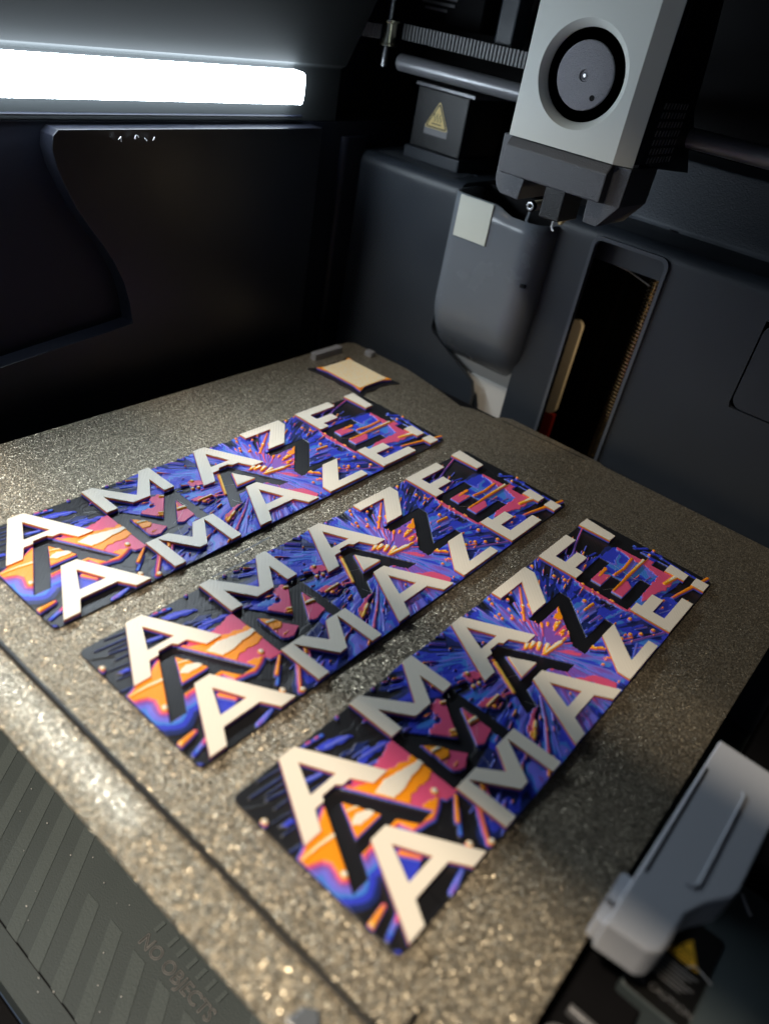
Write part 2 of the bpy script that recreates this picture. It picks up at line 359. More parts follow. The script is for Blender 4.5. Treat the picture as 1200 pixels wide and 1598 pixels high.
# ------------------------------------------------------------------ materials
M_wall = mat('black_chamber_plastic', (.0050, .0062, .011), .42, grain=.25, gscale=2500, rvar=.08, spec=.22)
M_upper = mat('matt_black_upper_wall', (.0048, .0066, .0074), .8, cvar=.06, spec=.3)
M_bulge = mat('black_moulded_recess', (.007, .008, .013), .34, grain=.2, gscale=2500, rvar=.05, spec=.42)
M_panel = mat('charcoal_moulded_plastic', (.022, .0275, .036), .42, grain=.3, gscale=2600, rvar=.06, cvar=.08, spec=.42)
M_trim = mat('satin_dark_trim', (.060, .068, .082), .3)
M_blade = mat('dark_fan_blade_plastic', (.0022, .0022, .0025), .7, spec=.04)
M_void = mat('matt_black_interior', (.0008, .0008, .0008), .9, spec=.02)
M_dark = mat('black_plastic', (.004, .004, .005), .6, grain=.2, gscale=2000, spec=.10)
M_grain = mat('coarse_grained_black_plastic', (.10, .112, .132), .42, grain=1.0, gscale=1500)
M_housing = mat('brushed_black_housing', (.010, .011, .013), .38, .2, grain=.5, gscale=1800)
M_chute = mat('satin_grey_plastic', (.125, .14, .16), .24, grain=.08, gscale=3000, rvar=.06, cvar=.06)
M_outlet = mat('pale_grey_plastic', (.62, .60, .56), .5, cvar=.05)
M_pad = mat('pale_silicone', (.50, .52, .46), .6, grain=.2, gscale=3000, cvar=.12)
M_shell = mat('light_grey_shell', (.50, .525, .50), .42, grain=.05, gscale=3000, cvar=.03)
M_nose = mat('textured_dark_grey_plastic', (.055, .062, .076), .5, grain=.7, gscale=2400)
M_hub = mat('speckled_grey_fan_hub', (.23, .23, .26), .45, grain=1.6, gscale=2600)
M_steel = mat('brushed_steel', (.45, .46, .48), .28, 1.0, grain=.1, gscale=1200)
M_screw = mat('oiled_brown_steel', (.30, .23, .14), .22, 1.0)
M_rod = mat('dull_carbon_tube', (.16, .165, .18), .38, .35, grain=.15, gscale=1500, rvar=.08)
M_brass = mat('polished_pulley', (.75, .70, .52), .2, 1.0)
M_belt = mat('grey_rubber', (.16, .165, .175), .6)
M_yellow = mat('warning_yellow', (.75, .42, .03), .45, cvar=.05)
M_yellow_pale = mat('faded_warning_yellow', (.72, .56, .22), .5, cvar=.05)
M_black_print = mat('black_print', (.006, .006, .006), .4)
M_white_print = mat('faint_white_print', (.16, .16, .165), .5)
M_greylabel = mat('grey_label', (.20, .20, .21), .5)
M_bracket = mat('pale_grey_bracket', (.43, .455, .505), .38, grain=.04, gscale=2500, rvar=.08, cvar=.05)
M_cream = mat('cream_plastic', (.74, .64, .46), .45)
M_red = mat('red_plastic', (.28, .018, .010), .45)
M_floor = mat('dark_grey_tray_plastic', (.050, .066, .072), .55, grain=.3, gscale=1800, rvar=.06, cvar=.08)
M_floor2 = mat('dark_grey_tray_plastic_matt', (.068, .088, .094), .6, grain=.4, gscale=1500, cvar=.1)
M_hair = mat('clear_filament', (.7, .7, .72), .3)

def led_material():
    mt = bpy.data.materials.new('led_diffuser'); mt.use_nodes = True; nt = mt.node_tree; nt.nodes.clear()
    e = nt.nodes.new('ShaderNodeEmission'); e.inputs[0].default_value = (.80, .91, 1, 1); e.inputs[1].default_value = LED_POWER
    o = nt.nodes.new('ShaderNodeOutputMaterial'); nt.links.new(e.outputs[0], o.inputs[0]); return mt

def sheet_material():
    mt = bpy.data.materials.new('textured_powder_coated_steel'); mt.use_nodes = True; nt = mt.node_tree; b = nt.nodes['Principled BSDF']
    tc = nt.nodes.new('ShaderNodeTexCoord'); L = nt.links.new
    def glint(scale, tilt):
        v = nt.nodes.new('ShaderNodeTexVoronoi'); v.inputs['Scale'].default_value = scale; L(tc.outputs['Object'], v.inputs['Vector'])
        s_ = nt.nodes.new('ShaderNodeVectorMath'); s_.operation = 'SUBTRACT'; s_.inputs[1].default_value = (.5, .5, .5); L(v.outputs['Color'], s_.inputs[0])
        t = nt.nodes.new('ShaderNodeVectorMath'); t.operation = 'MULTIPLY'; t.inputs[1].default_value = (tilt, tilt, .2); L(s_.outputs[0], t.inputs[0])
        return v, t
    v1, t1 = glint(2900, .80); v2, t2 = glint(5200, .62)
    g = nt.nodes.new('ShaderNodeNewGeometry')
    a = nt.nodes.new('ShaderNodeVectorMath'); a.operation = 'ADD'; L(t1.outputs[0], a.inputs[0]); L(t2.outputs[0], a.inputs[1])
    a2 = nt.nodes.new('ShaderNodeVectorMath'); a2.operation = 'ADD'; L(a.outputs[0], a2.inputs[0]); L(g.outputs['Normal'], a2.inputs[1])
    nn = nt.nodes.new('ShaderNodeVectorMath'); nn.operation = 'NORMALIZE'; L(a2.outputs[0], nn.inputs[0]); L(nn.outputs[0], b.inputs['Normal'])
    r = nt.nodes.new('ShaderNodeValToRGB'); e = r.color_ramp.elements
    e[0].position = .0; e[0].color = (.15, .131, .10, 1); e[1].position = 1; e[1].color = (.62, .54, .40, 1)
    x = e.new(.60); x.color = (.33, .287, .217, 1); x = e.new(.86); x.color = (.42, .365, .273, 1); x = e.new(.90); x.color = (.58, .51, .385, 1)
    sx = nt.nodes.new('ShaderNodeSeparateColor'); L(v1.outputs['Color'], sx.inputs[0]); L(sx.outputs[2], r.inputs[0]); L(r.outputs[0], b.inputs['Base Color'])
    b.inputs['Metallic'].default_value = .84; b.inputs['Roughness'].default_value = .42
    rr_ = nt.nodes.new('ShaderNodeMapRange'); rr_.inputs['From Min'].default_value = .86; rr_.inputs['From Max'].default_value = .91; rr_.inputs['To Min'].default_value = .44; rr_.inputs['To Max'].default_value = .28
    L(sx.outputs[2], rr_.inputs['Value']); L(rr_.outputs['Result'], b.inputs['Roughness'])
    return mt

def layered_material():
    """each filament colour occupies its own range of layers, so colour goes with height above the sheet"""
    mt = bpy.data.materials.new('layered_filament'); mt.use_nodes = True; nt = mt.node_tree; b = nt.nodes['Principled BSDF']; L = nt.links.new
    tc = nt.nodes.new('ShaderNodeTexCoord'); sp = nt.nodes.new('ShaderNodeSeparateXYZ'); L(tc.outputs['Object'], sp.inputs[0])
    nz = nt.nodes.new('ShaderNodeTexNoise'); nz.inputs['Scale'].default_value = 900; L(tc.outputs['Object'], nz.inputs['Vector'])
    ma = nt.nodes.new('ShaderNodeMath'); ma.operation = 'MULTIPLY_ADD'; ma.inputs[1].default_value = 1/(3.0*S); L(sp.outputs[2], ma.inputs[0])
    mn = nt.nodes.new('ShaderNodeMath'); mn.operation = 'MULTIPLY_ADD'; mn.inputs[1].default_value = .016; mn.inputs[2].default_value = -.008-.0134; L(nz.outputs['Fac'], mn.inputs[0]); L(mn.outputs[0], ma.inputs[2])
    r = nt.nodes.new('ShaderNodeValToRGB'); r.color_ramp.interpolation = 'LINEAR'; e = r.color_ramp.elements
    soft = .012
    pts = [(0.0, BANDS[0][1])]
    for (z, c), (_, pc) in zip(BANDS[1:], BANDS[:-1]): pts += [((z-.04)/3.0-soft/2, pc), ((z-.04)/3.0+soft/2, c)]
    e[0].position = 0; e[0].color = (*pts[0][1], 1); e[1].position = 1; e[1].color = (*BANDS[-1][1], 1)
    for p, c in pts[1:]: x = e.new(p); x.color = (*c, 1)
    L(ma.outputs[0], r.inputs[0]); L(r.outputs[0], b.inputs['Base Color'])
    wv = nt.nodes.new('ShaderNodeTexWave'); wv.inputs['Scale'].default_value = 400; wv.inputs['Distortion'].default_value = .6; wv.bands_direction = 'DIAGONAL'
    L(tc.outputs['Object'], wv.inputs['Vector'])
    bp = nt.nodes.new('ShaderNodeBump'); bp.inputs['Strength'].default_value = .22; bp.inputs['Distance'].default_value = .0001
    L(wv.outputs['Fac'], bp.inputs['Height']); L(bp.outputs['Normal'], b.inputs['Normal'])
    b.inputs['Roughness'].default_value = .40; b.inputs['Specular IOR Level'].default_value = .5
    return mt
M_led = led_material(); M_sheet = sheet_material(); M_print = layered_material()

# ------------------------------------------------------------------ chamber (setting)
st = 'structure'
o = box('wall_left', -90, -72, -62, 330, -120, 106.5, M_wall, None, 0); tag(o, kind=st)
wl = o
# upper slope above the lamp, and the small ledge under it
MB().prism([(-90, 106.5), (-72.5, 106.5), (-72.5, 109.6), (-72.5, 129.5), (-69.5, 131), (-48, 176), (-50, 290), (-90, 290)], -62, 233, lambda a, b, c: (a, c, b)).build('wall_upper', M_upper, wl, .5)
MB().prism([(215, -118), (215, 105.5), (80.5, 105.5), (78.3, 103.5), (77.6, 99), (79, 93), (82, 86), (86, 78), (91, 70.5), (97, 62.5), (102, 54.5), (105.5, 47), (108, 38), (109.5, 28.5), (98, 27), (70, 24), (20, 18), (-61, 8), (-61, -118)], -73, -64.0, YZ).build('wall_bulge', M_bulge, wl, 4.2, True, 6, 30)
MB().prism(rrect(-76, -69, 238, 256, 3), -105, 100, XY).build('corner_shade_post', M_wall, wl, 2.5, True, 3)  # post added to shade the left end of the rear panel
gl = bpy.data.materials.new('dimming_glass'); gl.use_nodes = True; gn = gl.node_tree; gn.nodes.clear()  # unseen tinted lid, added to weaken the room lamp over the far end
gt = gn.nodes.new('ShaderNodeBsdfTransparent'); gt.inputs[0].default_value = (.30, .30, .30, 1); gs = gn.nodes.new('ShaderNodeBsdfGlossy'); gs.inputs['Roughness'].default_value = .02
gx = gn.nodes.new('ShaderNodeMixShader'); gx.inputs[0].default_value = .05; go_ = gn.nodes.new('ShaderNodeOutputMaterial')
gn.links.new(gt.outputs[0], gx.inputs[1]); gn.links.new(gs.outputs[0], gx.inputs[2]); gn.links.new(gx.outputs[0], go_.inputs[0])
tag(MB().add([(-90, -60, 291), (280, -60, 291), (280, 84, 291), (-90, 84, 291)], [(0, 1, 2, 3)]).build('top_dimming_glass', gl), kind=st)
o = box('floor', -90, 260, -42, 330, -112, -101.2, M_floor, None, 0); tag(o, kind=st); fl = o
box('upper_rear_corner', -92, -87, 226, 330, 95, 290, M_wall, wl, 0)
tag(box('front_sill', -90, 260, -62, -42.2, -125, -112, M_dark, None, .8), kind=st)
tag(box('wall_right', 262, 280, -62, 330, -120, 290, M_dark, None, 0), kind=st)
tag(box('wall_back', -90, 262, 318, 330, -112, 290, M_dark, None, 0), kind=st)
tag(box('top_light_block', -90, 280, 84, 330, 290.2, 296, M_dark, None, 0), kind=st)  # unseen cover, added to keep the room lamp off the rear panel
o = box('front_crossbeam', -90, 280, -68, -60, 190, 272, M_dark, None, 0)
tag(o, kind=st)
# rear panel with its openings
def fillet(zt, y0=252, r=6.0, n=7):
    return [(y0, zt-r-2)]+[(y0+r-r*math.cos(math.radians(90*k/n)), zt-r+r*math.sin(math.radians(90*k/n))) for k in range(n+1)]+[(316, zt), (316, zt-3), (y0+3, zt-r-2)]
p = MB()
p.prism([(-72, -100), (27.8, -100), (27.8, -3.5), (25.5, 2.5), (-4, 19.2), (-5.5, 21.5), (-5.5, 86), (-72, 86)], 252, 255, XZ)
p.prism(fillet(94), -72, -5.5, YZ)
back = p.build('rear_panel', M_panel, None, 0, True); tag(back, kind=st)
p = MB()
p.prism([(47, -100), (68.8, -100), (68.8, 88.5), (47, 88.5)], 252, 255, XZ); p.prism([(103.2, -100), (148.2, -100), (148.2, 88.5), (103.2, 88.5)], 252, 255, XZ)
p.prism(fillet(96.5), 47, 68.8, YZ); p.prism(fillet(96.5), 103.2, 262, YZ); p.prism([(252.04, 91.2)]+[q_ for q_ in fillet(96.5)[3:-2]]+[(316, 93.5), (255, 93), (255, 91.2)], 68.8, 103.2, YZ)
p.box(47, 262, 262, 316, 80, 93); 
p.prism([(148.2, -100), (262, -100), (262, 44), (149, 44), (148.2, 46)], 252, 255, XZ); p.prism([(148.2, 82), (262, 82), (262, 88.5), (148.2, 88.5)], 252, 255, XZ)
p.build('panel_side', M_panel, back, 0, True)
p = MB(); p.prism([(47, -100), (49, -100), (49, 93), (47, 93)], 255, 275, XZ); p.prism([(-7.5, 20), (-5.5, 20), (-5.5, 92), (-7.5, 92)], 255, 275, XZ); p.box(-20, 49, 275, 277, -100, 93); p.build('chute_recess', M_dark, back)
MB().box(46, 68.8, 300, 310, -100, 91).box(124, 126, 255.2, 310, -100, 91).box(66, 126, 306, 310, -100, 91).box(49.5, 126, 255.2, 310, 91.7, 92.9).build('cavity_lining', M_void, back)
MB().prism(rrect(68.0, 104.0, -60, 92.2, 4.2), 250.6, 254, XZ, [rrect(69.6, 102.4, -58.4, 90.6, 3.0)]).build('opening_trim', M_trim, back, .35, False)
MB().prism(rrect(148.9, 255, 44.6, 81.4, 4.5), 252.2, 254, XZ).build('access_cover', M_panel, back, .4)
p = MB()
for i in range(26):
    for j in range(6):
        x = -65+i*2.0+(j % 2); y = 262+j*3.0
        p.cyl((x, y, 94.0), .62, .35, 'z', 8)
o = p.build('perforation', M_panel, back); o['kind'] = 'stuff'
p = MB(); p.cyl((90, 286, 96.6), 3.2, .5, 'z', 20); p.build('screw_recess', M_dark, back)
# grained block behind the print head
o = MB().prism([(288, 90), (283, 98), (296, 124), (316, 126), (316, 90)], 55, 262, YZ).build('rear_ledge', M_grain, None, .8); tag(o, kind=st)

# ------------------------------------------------------------------ lamp bar
t = empty('light_bar', (-72, 80, 112)); tag(t, 'long white glowing light bar on the dark left wall', 'light')
prof = [(-72, 114.6), (-66.2, 114.9), (-65.5, 116), (-65.1, 118.5), (-65, 121.2), (-65.1, 124), (-65.5, 126.6), (-66.2, 127.5), (-72, 127.8)]
o = MB().prism(prof, -58, 201.5, lambda a, b, c: (a+72, c-80, b-112)).build('diffuser', M_led, t)
MB().prism([(-72.0, 108.6), (-70.2, 108.6), (-69.8, 109.3), (-71.5, 109.6)], -58, 207.5, lambda a, b, c: (a+72, c-80, b-112)).build('housing', M_wall, t, .2)

# ------------------------------------------------------------------ floor relief
def fmap(a, b, c): return (a, b, c)
M0 = Matrix.Identity(4)
n = 0; smesh = {}
for k in range(-14, 17):
    xl = 66.3+12.75*k
    if xl < -60 or xl > 240: continue
    dirx = -.73
    def pt(x, y): return (x+dirx*(y+33), y)
    segs = [(-33, 110)]
    if k in (2, 3): segs = [(-33, -8.2 if k == 2 else -8.2), (4, 110)]
    if k in (4, 5, 6, 7): segs = [(-33, -8.8), (5, 110)]
    for (ya, yb) in segs:
        o = MB().prism([pt(xl, ya), pt(xl+6.2, ya), pt(xl+6.2, yb), pt(xl, yb)], -101.4, -100.95, fmap).build('stripe', M_floor2, fl, .15)
MB().prism([(-90, -33.2), (260, -33.2), (260, -32.7), (-90, -32.7)], -101.5, -101.0, fmap).build('edge_line', M_dark, fl)
MT = Matrix.Translation(Vector((98.6, -6.6, -101.1))*S)
text_mesh('lettering', 'NO OBJECTS', 6.0, MT, M_white_print, fl, .0, .17)
for x in (99, 106, 110.5, 115.7, 120.3, 125, 130):
    MB().prism([(x, -.8), (x+1.5, -.8), (x+1.5, 3.4), (x, 3.4)], -101.4, -100.7, fmap).build('raised_stroke', M_floor2, fl, .12)

# ------------------------------------------------------------------ build plate
bp = empty('build_plate', (80, 105, -1)); tag(bp, 'gold-flecked textured build plate the printed plaques lie on', 'build plate')
def bmap(a, b, c): return (a-80, b-105, c+1)
out = [(-47, -24.5), (-44, -27.5), (205.5, -27.5), (209.2, -24), (209.2, 236), (207, 238.5), (112, 238.8), (109, 240.3), (60, 240.3), (56, 238), (53.5, 233.2), (42, 232), (36, 228.5), (20, 233), (-6, 238.5), (-44, 238.5), (-47, 235)]
MB().prism(out, -.8, 0, bmap).build('flexible_sheet', M_sheet, bp, .12)
MB().prism(rrect(-44, 206, -20, 236, 4), -8, -.85, bmap).build('heated_bed', M_dark, bp, .5)
MB().prism([(58, 234.0), (104, 236.6), (104, 237.4), (58, 234.8)], 0, .03, bmap).build('edge_slot', M_black_print, bp)
for (a, b, c, d) in ((57.9, 62.5, 57.2, 79), (61.6, 49.5, 62.3, 64.5)):
    MB().prism([(a, b), (a+.7, b), (c+.7, d), (c, d)], 0, .025, bmap).build('scratch', M_white_print, bp)
for (x0, x1, y0, y1, h) in ((-42.5, -38.5, 201, 222, 3.4), (-31, -26, 231.2, 235, 2.6)):
    MB().prism(rrect(x0, x1, y0, y1, .9), .02, h, bmap).build('locating_stop', M_greylabel, bp, .4)
MB().prism([(172.5, -25), (178.5, -25), (178, -20.6), (176, -19), (173.5, -20.6)], .02, 1.6, bmap).build('grip_tab', M_chute, bp, .4)
MB().prism([(189.6, -14), (191.4, -14), (191.0, -5), (190.4, -3.6)], .02, 1.4, bmap).build('front_clip', M_dark, bp, .2)
# purge line
pl = [(-46, -13.55)]+[(-46+k*4.0, -13.55+.03*math.sin(k*1.3)) for k in range(1, 62)]+[(199, -13.55)]
o = MB().tube([(x, y, .45) for x, y in pl], .85, 8).build('purge_line', M_black_print, None); tag(o, 'thin black purge line printed along the front edge of the sheet', 'filament line')

# ------------------------------------------------------------------ plaques
def relief_mesh():
    V, T, H = artwork(); nv, nt = V.shape
    # rounded corners
    R = 1.8
    ok = np.ones(V.shape, bool)
    for cv_, ct_, sv, st_ in ((R, R, -1, -1), (PL-R, R, 1, -1), (R, PW-R, -1, 1), (PL-R, PW-R, 1, 1)):
        ok &= ~(((V-cv_)*sv > 0) & ((T-ct_)*st_ > 0) & (np.hypot(V-cv_, T-ct_) > R))
    X = PW-T
    co = np.stack([X, V, H], -1).reshape(-1, 3)
    idx = np.arange(nv*nt).reshape(nv, nt)
    cell = ok[:-1, :-1] & ok[1:, :-1] & ok[:-1, 1:] & ok[1:, 1:]
    q = np.stack([idx[:-1, :-1], idx[:-1, 1:], idx[1:, 1:], idx[1:, :-1]], -1)[cell]
    # skirt down to the sheet along open edges
    E = np.concatenate([q[:, [0, 1]], q[:, [1, 2]], q[:, [2, 3]], q[:, [3, 0]]])
    key = np.minimum(E[:, 0], E[:, 1]).astype(np.int64)*len(co)+np.maximum(E[:, 0], E[:, 1])
    u, first, cnt = np.unique(key, return_index=True, return_counts=True)
    be = E[first[cnt == 1]]
    bv, inv = np.unique(be, return_inverse=True); inv = inv.reshape(be.shape)
    low = co[bv].copy(); low[:, 2] = 0.01
    sk = np.stack([be[:, 1], be[:, 0], inv[:, 0]+len(co), inv[:, 1]+len(co)], -1)
    co = np.concatenate([co, low])*S
    F = np.concatenate([q, sk])
    used, inv2 = np.unique(F, return_inverse=True); co = co[used]; F = inv2.reshape(F.shape)
    me = bpy.data.meshes.new('relief'); me.vertices.add(len(co)); me.vertices.foreach_set('co', co.astype(np.float32).ravel())
    me.loops.add(F.size); me.loops.foreach_set('vertex_index', F.astype(np.int32).ravel())
    me.polygons.add(len(F)); me.polygons.foreach_set('loop_start', np.arange(0, F.size, 4, dtype=np.int32)); me.polygons.foreach_set('loop_total', np.full(len(F), 4, np.int32))
    me.update(calc_edges=True); me.validate(); return me
rg = random.Random(3)
def rough_edge(poly, step=.42, amp=.05):
    P = []; n = len(poly)
    for i in range(n):
        a, b = poly[i], poly[(i+1) % n]; d = math.hypot(b[0]-a[0], b[1]-a[1]); k = max(1, int(d/step))
        nx, ny = (b[1]-a[1])/d, -(b[0]-a[0])/d; diag = min(abs(nx), abs(ny)) > .2
        for j in range(k):
            s_ = 0 if j == 0 else ((amp*1.5 if j % 2 else -amp*1.5) if diag else rg.uniform(-amp, amp)*.5)
            P.append((a[0]+(b[0]-a[0])*j/k+nx*s_, a[1]+(b[1]-a[1])*j/k+ny*s_))
    return P
A_TOP = [(0,0),(5.3,0),(8.4,5),(11.4,5),(12.4,6.3),(17.2,6.3),(18.2,5),(21.2,5),(24.4,0),(29.8,0),(17.5,HL),(12.2,HL)]
def plaque():
    t = empty('printed_plaque')
    link('relief', relief_mesh(), M_print, t)
    f = lambda a, b, c: (PW-b, a, c)
    for row in (ROW_TOP, ROW_LOW):
        for ch, v0 in GV:
            outs, holes = glyph(ch)
            if ch == 'A' and row == ROW_TOP: outs = [A_TOP]
            mb = MB()
            for q_ in outs:
                q_ = shift(q_, v0, row)
                if ch != 'A': q_ = clip(q_, 37.2 if row == ROW_TOP else 15.6, row == ROW_TOP) if ch != 'E' else clip(q_, 36.6 if row == ROW_TOP else 15.0, row == ROW_TOP)
                if len(q_) < 3 or max(b for a, b in q_)-min(b for a, b in q_) < .3: continue
                if row == ROW_TOP and ch == '!' and max(b for a, b in q_) < 38: continue
                hs = [rough_edge(shift(h, v0, row)) for h in holes]
                mb.prism(rough_edge(q_), .45, 2.62, f, hs)
            mb.build('letter', M_print, t, .12, False, 1, 60)
    # fine strings left by the nozzle
    mb = MB()
    for k in range(16):
        v, tt = rg.uniform(15, 178), rg.uniform(12, 46); a = rg.uniform(0, 6.3); ln = rg.uniform(3, 11)
        P = [(PW-tt-ln*s_*math.cos(a)-.5*math.sin(3*s_+k), v+ln*s_*math.sin(a), 2.0-1.0*s_*(1-s_)) for s_ in (0, .25, .5, .75, 1)]
        mb.tube(P, .028, 4)
    s_ = mb.build('stringing', M_hair, t); s_['kind'] = 'stuff'
    return t
proto = plaque()
kids = list(proto.children)
LABELS = ['colourful printed plaque of raised AMAZE! lettering nearest the glowing light bar and left wall',
          'colourful AMAZE! plaque lying between two other identical plaques',
          'colourful AMAZE! plaque nearest the camera and the grey bracket on the right']
for i in range(3):
    if i == 0: t = proto
    else:
        t = proto.copy(); COL.objects.link(t)
        for ch in kids:
            c = ch.copy(); COL.objects.link(c); c.parent = t
    t.location = (64.22*i*S, 0, 0)
    tag(t, LABELS[i], 'plaque', 'printed AMAZE! plaques on the build plate')

# ------------------------------------------------------------------ purge tower
t = empty('purge_tower', (-15, 205, 0)); tag(t, 'flat cream purge tower with purple layered edges in the far corner of the plate', 'purge block')
pm = lambda a, b, c: (a+15-15, b, c)
def tw(scale): return [(-13*scale, -10.5*scale), (13*scale, -10.5*scale), (13*scale, 10.5*scale), (-13*scale, 10.5*scale)]
MB().prism(tw(1), 0, 2.375, XY).build('core', M_print, t, .15)
rim = []
for (x0, y0, x1, y1) in ((-13, -10.5, 13, -10.5), (13, -10.5, 13, 10.5), (13, 10.5, -13, 10.5), (-13, 10.5, -13, -10.5)):
    for k in range(16):
        s_ = k/16; x, y = x0+(x1-x0)*s_, y0+(y1-y0)*s_
        e = 2.5*math.exp(-(min(s_, 1-s_)/.10)**2)-0.1; n_ = math.hypot(x, y); rim.append((x+e*x/n_, y+e*y/n_))
inner = [(x*.93, y*.93) for x, y in rim]
MB().prism(rim, 0, 2.12, XY, [inner]).build('rib_wall', M_print, t, .08)
MB().prism([(x*1.22+.5*math.sin(9*y), y*1.26+.5*math.sin(7*x)) for x, y in rim], .01, .7, XY).build('dark_base', M_print, t)  # wavy dark base reaching out past the tower walls

# ------------------------------------------------------------------ waste chute
t = empty('waste_chute', (20, 250, 60)); tag(t, 'satin grey waste chute with curved front set into the rear panel', 'chute')
cm = lambda x, y, z: (x-20, y-250, z-60)
def csec(y0, back, x0=-1.5, x1=49.5):
    P = [(x0, back)]; r1, r2 = 7.0, 10.0
    P += [(x0+r1-r1*math.cos(math.radians(a)), y0+r1-r1*math.sin(math.radians(a))) for a in range(0, 91, 15)]
    P += [(x0+r1+(x1-r2-x0-r1)*k/10, y0) for k in range(1, 10)]
    P += [(x1-r2+r2*math.sin(math.radians(a)), y0+r2-r2*math.cos(math.radians(a))) for a in range(0, 91, 15)]
    P.append((x1, back)); return P
lev = [(1, 240)]+[(k/6., 240) for k in range(5, -1, -1)]
V, F = [], []
zs = [None, 84, 74, 62, 50, 42, 38, 34, 30, 26, 22, 18, 14, 11]
ys = {38: 240.4, 34: 241.4, 30: 243, 26: 245.2, 22: 248, 18: 251.4, 14: 255.2, 11: 258.5}
for z in zs:
    for (x, y) in csec(ys.get(z, 240), 266):
        zz = z
        if z is None: zz = 93.0 if x < 24 else (93-(x-24)/8*3 if x < 32 else 90.0)
        V.append(cm(x, y, zz))
m_ = len(csec(240, 266))
for i in range(len(zs)-1):
    for j in range(m_-1): F.append((i*m_+j, i*m_+j+1, (i+1)*m_+j+1, (i+1)*m_+j))
o = mesh('shell', V, F, M_chute, t, True); sd = o.modifiers.new('wall', 'SOLIDIFY'); sd.thickness = 1.3*S; sd.offset = 0
MB().prism([(255, 15), (262, 3.5), (263, -60), (266, -60), (266, 15)], -8-20, 47-20, lambda a, b, c: (c, a-250, b-60)).build('outlet', M_outlet, t, .4)
MB().add([cm(4.2, 238.6, 92.6), cm(22.6, 238.6, 92.6), cm(22.6, 238.6, 74), cm(4.2, 238.6, 74), cm(4.2, 239.5, 92.6), cm(22.6, 239.5, 92.6), cm(22.6, 239.5, 74), cm(4.2, 239.5, 74)],
         [(0,1,2,3), (7,6,5,4), (0,4,5,1), (1,5,6,2), (2,6,7,3), (3,7,4,0)]).build('wiping_pad', M_pad, t, .25)
box('mounting_rib', 44.5-20, 47-20, 240.5-250, 252-250, 62-60, 63.5-60, M_dark, t, .2)

t = empty('nozzle_wiper', (38, 243, 90)); tag(t, 'small cream roller with black end cap on the edge of the chute', 'wiper')
MB().lathe((0, 2.4, 6), [(0, 0), (1.9, 0), (2.1, .6), (2.1, 13.5), (1.5, 15), (0, 15)], 'y', 24).build('roller', M_cream, t, 0, True)
MB().lathe((0, .2, 6), [(1.0, -.1), (2.0, -.1), (2.35, .4), (2.35, 2.0), (2.1, 2.3), (0, 2.3)], 'y', 24).build('end_cap', M_dark, t, 0, True)
MB().lathe((0, 0, 6), [(.9, 0), (1.4, -.1), (1.8, 0), (1.4, .35), (.9, .35)], 'y', 24).build('ring', M_steel, t, 0, True)
MB().prism([(-1.6, -2), (-.2, -2), (.6, 4.2), (-.6, 4.2)], 1.2, 2.4, XZ).build('stem', M_chute, t, .2)
o = MB().tube([(51.6, 243, 98), (51.3, 243, 95.5), (51.0, 243, 93), (51.0, 242.8, 91.2), (51.8, 242.5, 90), (52.6, 242.3, 89.7)], .42, 8).build('wire_hook', M_hair, None, 0, True)
tag(o, 'short white curl of filament hanging below the print head by the chute rim', 'filament scrap')

# ------------------------------------------------------------------ things inside the tall opening
V_ = []
for k in range(58):
    z = -12+k*1.72
    V_ += [(3.1, z), (4.3, z+.55), (4.3, z+.8), (3.1, z+1.35)]
o = MB().lathe((97, 268, 0), V_, 'z', 28).build('lead_screw', M_screw, None, 0, False); tag(o, 'vertical threaded steel lead screw inside the tall dark opening', 'lead screw')
t = empty('backlit_slot_bar', (66, 285, -30)); tag(t, 'cream bar with red lower end standing in for light through a slot in the tall opening', 'light stand-in')  # made-up bar in place of backlight showing through a rear slot
MB().prism(rrect(-12, -4.2, 20, 73, 3.6), 0, 3, XZ).build('upper_bar', M_cream, t, 1.0, True)
MB().prism(rrect(-12, -4.0, -30, 19.8, .5), 0, 3, XZ).build('lower_bar', M_red, t, .4)
o = MB().tube([(72, 272, 78), (80, 274, 76.6), (90, 275, 73.5), (95, 276, 72)], .35, 6).build('cable', M_greylabel, None, 0, True); tag(o, 'thin grey cable crossing the top of the tall dark opening', 'cable')

# ------------------------------------------------------------------ upper rear: motor block, rod, belt, pulley
def sticker(t, M, yellow, size=1.0, detail=True):
    """warning triangle; local plane a,b with c the thickness"""
    f = lambda a, b, c: tuple(M @ Vector((a*size, b*size, c)))
    def tri(r, rad):
        P = []
        for k in range(3):
            a = math.radians(90+120*k); c0 = ((r-2*rad)*math.cos(a), (r-2*rad)*math.sin(a))
            P += [(c0[0]+rad*math.cos(a+math.radians(q)), c0[1]+rad*math.sin(a+math.radians(q))) for q in (-60, -30, 0, 30, 60)]
        return P
    MB().prism(tri(5.6, .5), 0, .10, f).build('triangle_edge', yellow, t)
    MB().prism(tri(5.1, .45), .05, .16, f).build('triangle_border', M_black_print, t)
    MB().prism(tri(4.35, .3), .1, .22, f).build('triangle_field', yellow, t)
    for x0 in (-1.15, 0, 1.15):
        L_ = [(x0+.38*math.sin(k/8*2*math.pi), -.55+k/8*2.3) for k in range(9)]
        MB().prism([(x-.14, y) for x, y in L_]+[(x+.14, y) for x, y in reversed(L_)], .15, .27, f).build('heat_wave', M_black_print, t)
    MB().prism([(-1.9, -1.45), (1.9, -1.45), (1.9, -1.15), (-1.9, -1.15)], .15, .27, f).build('heat_bar', M_black_print, t)

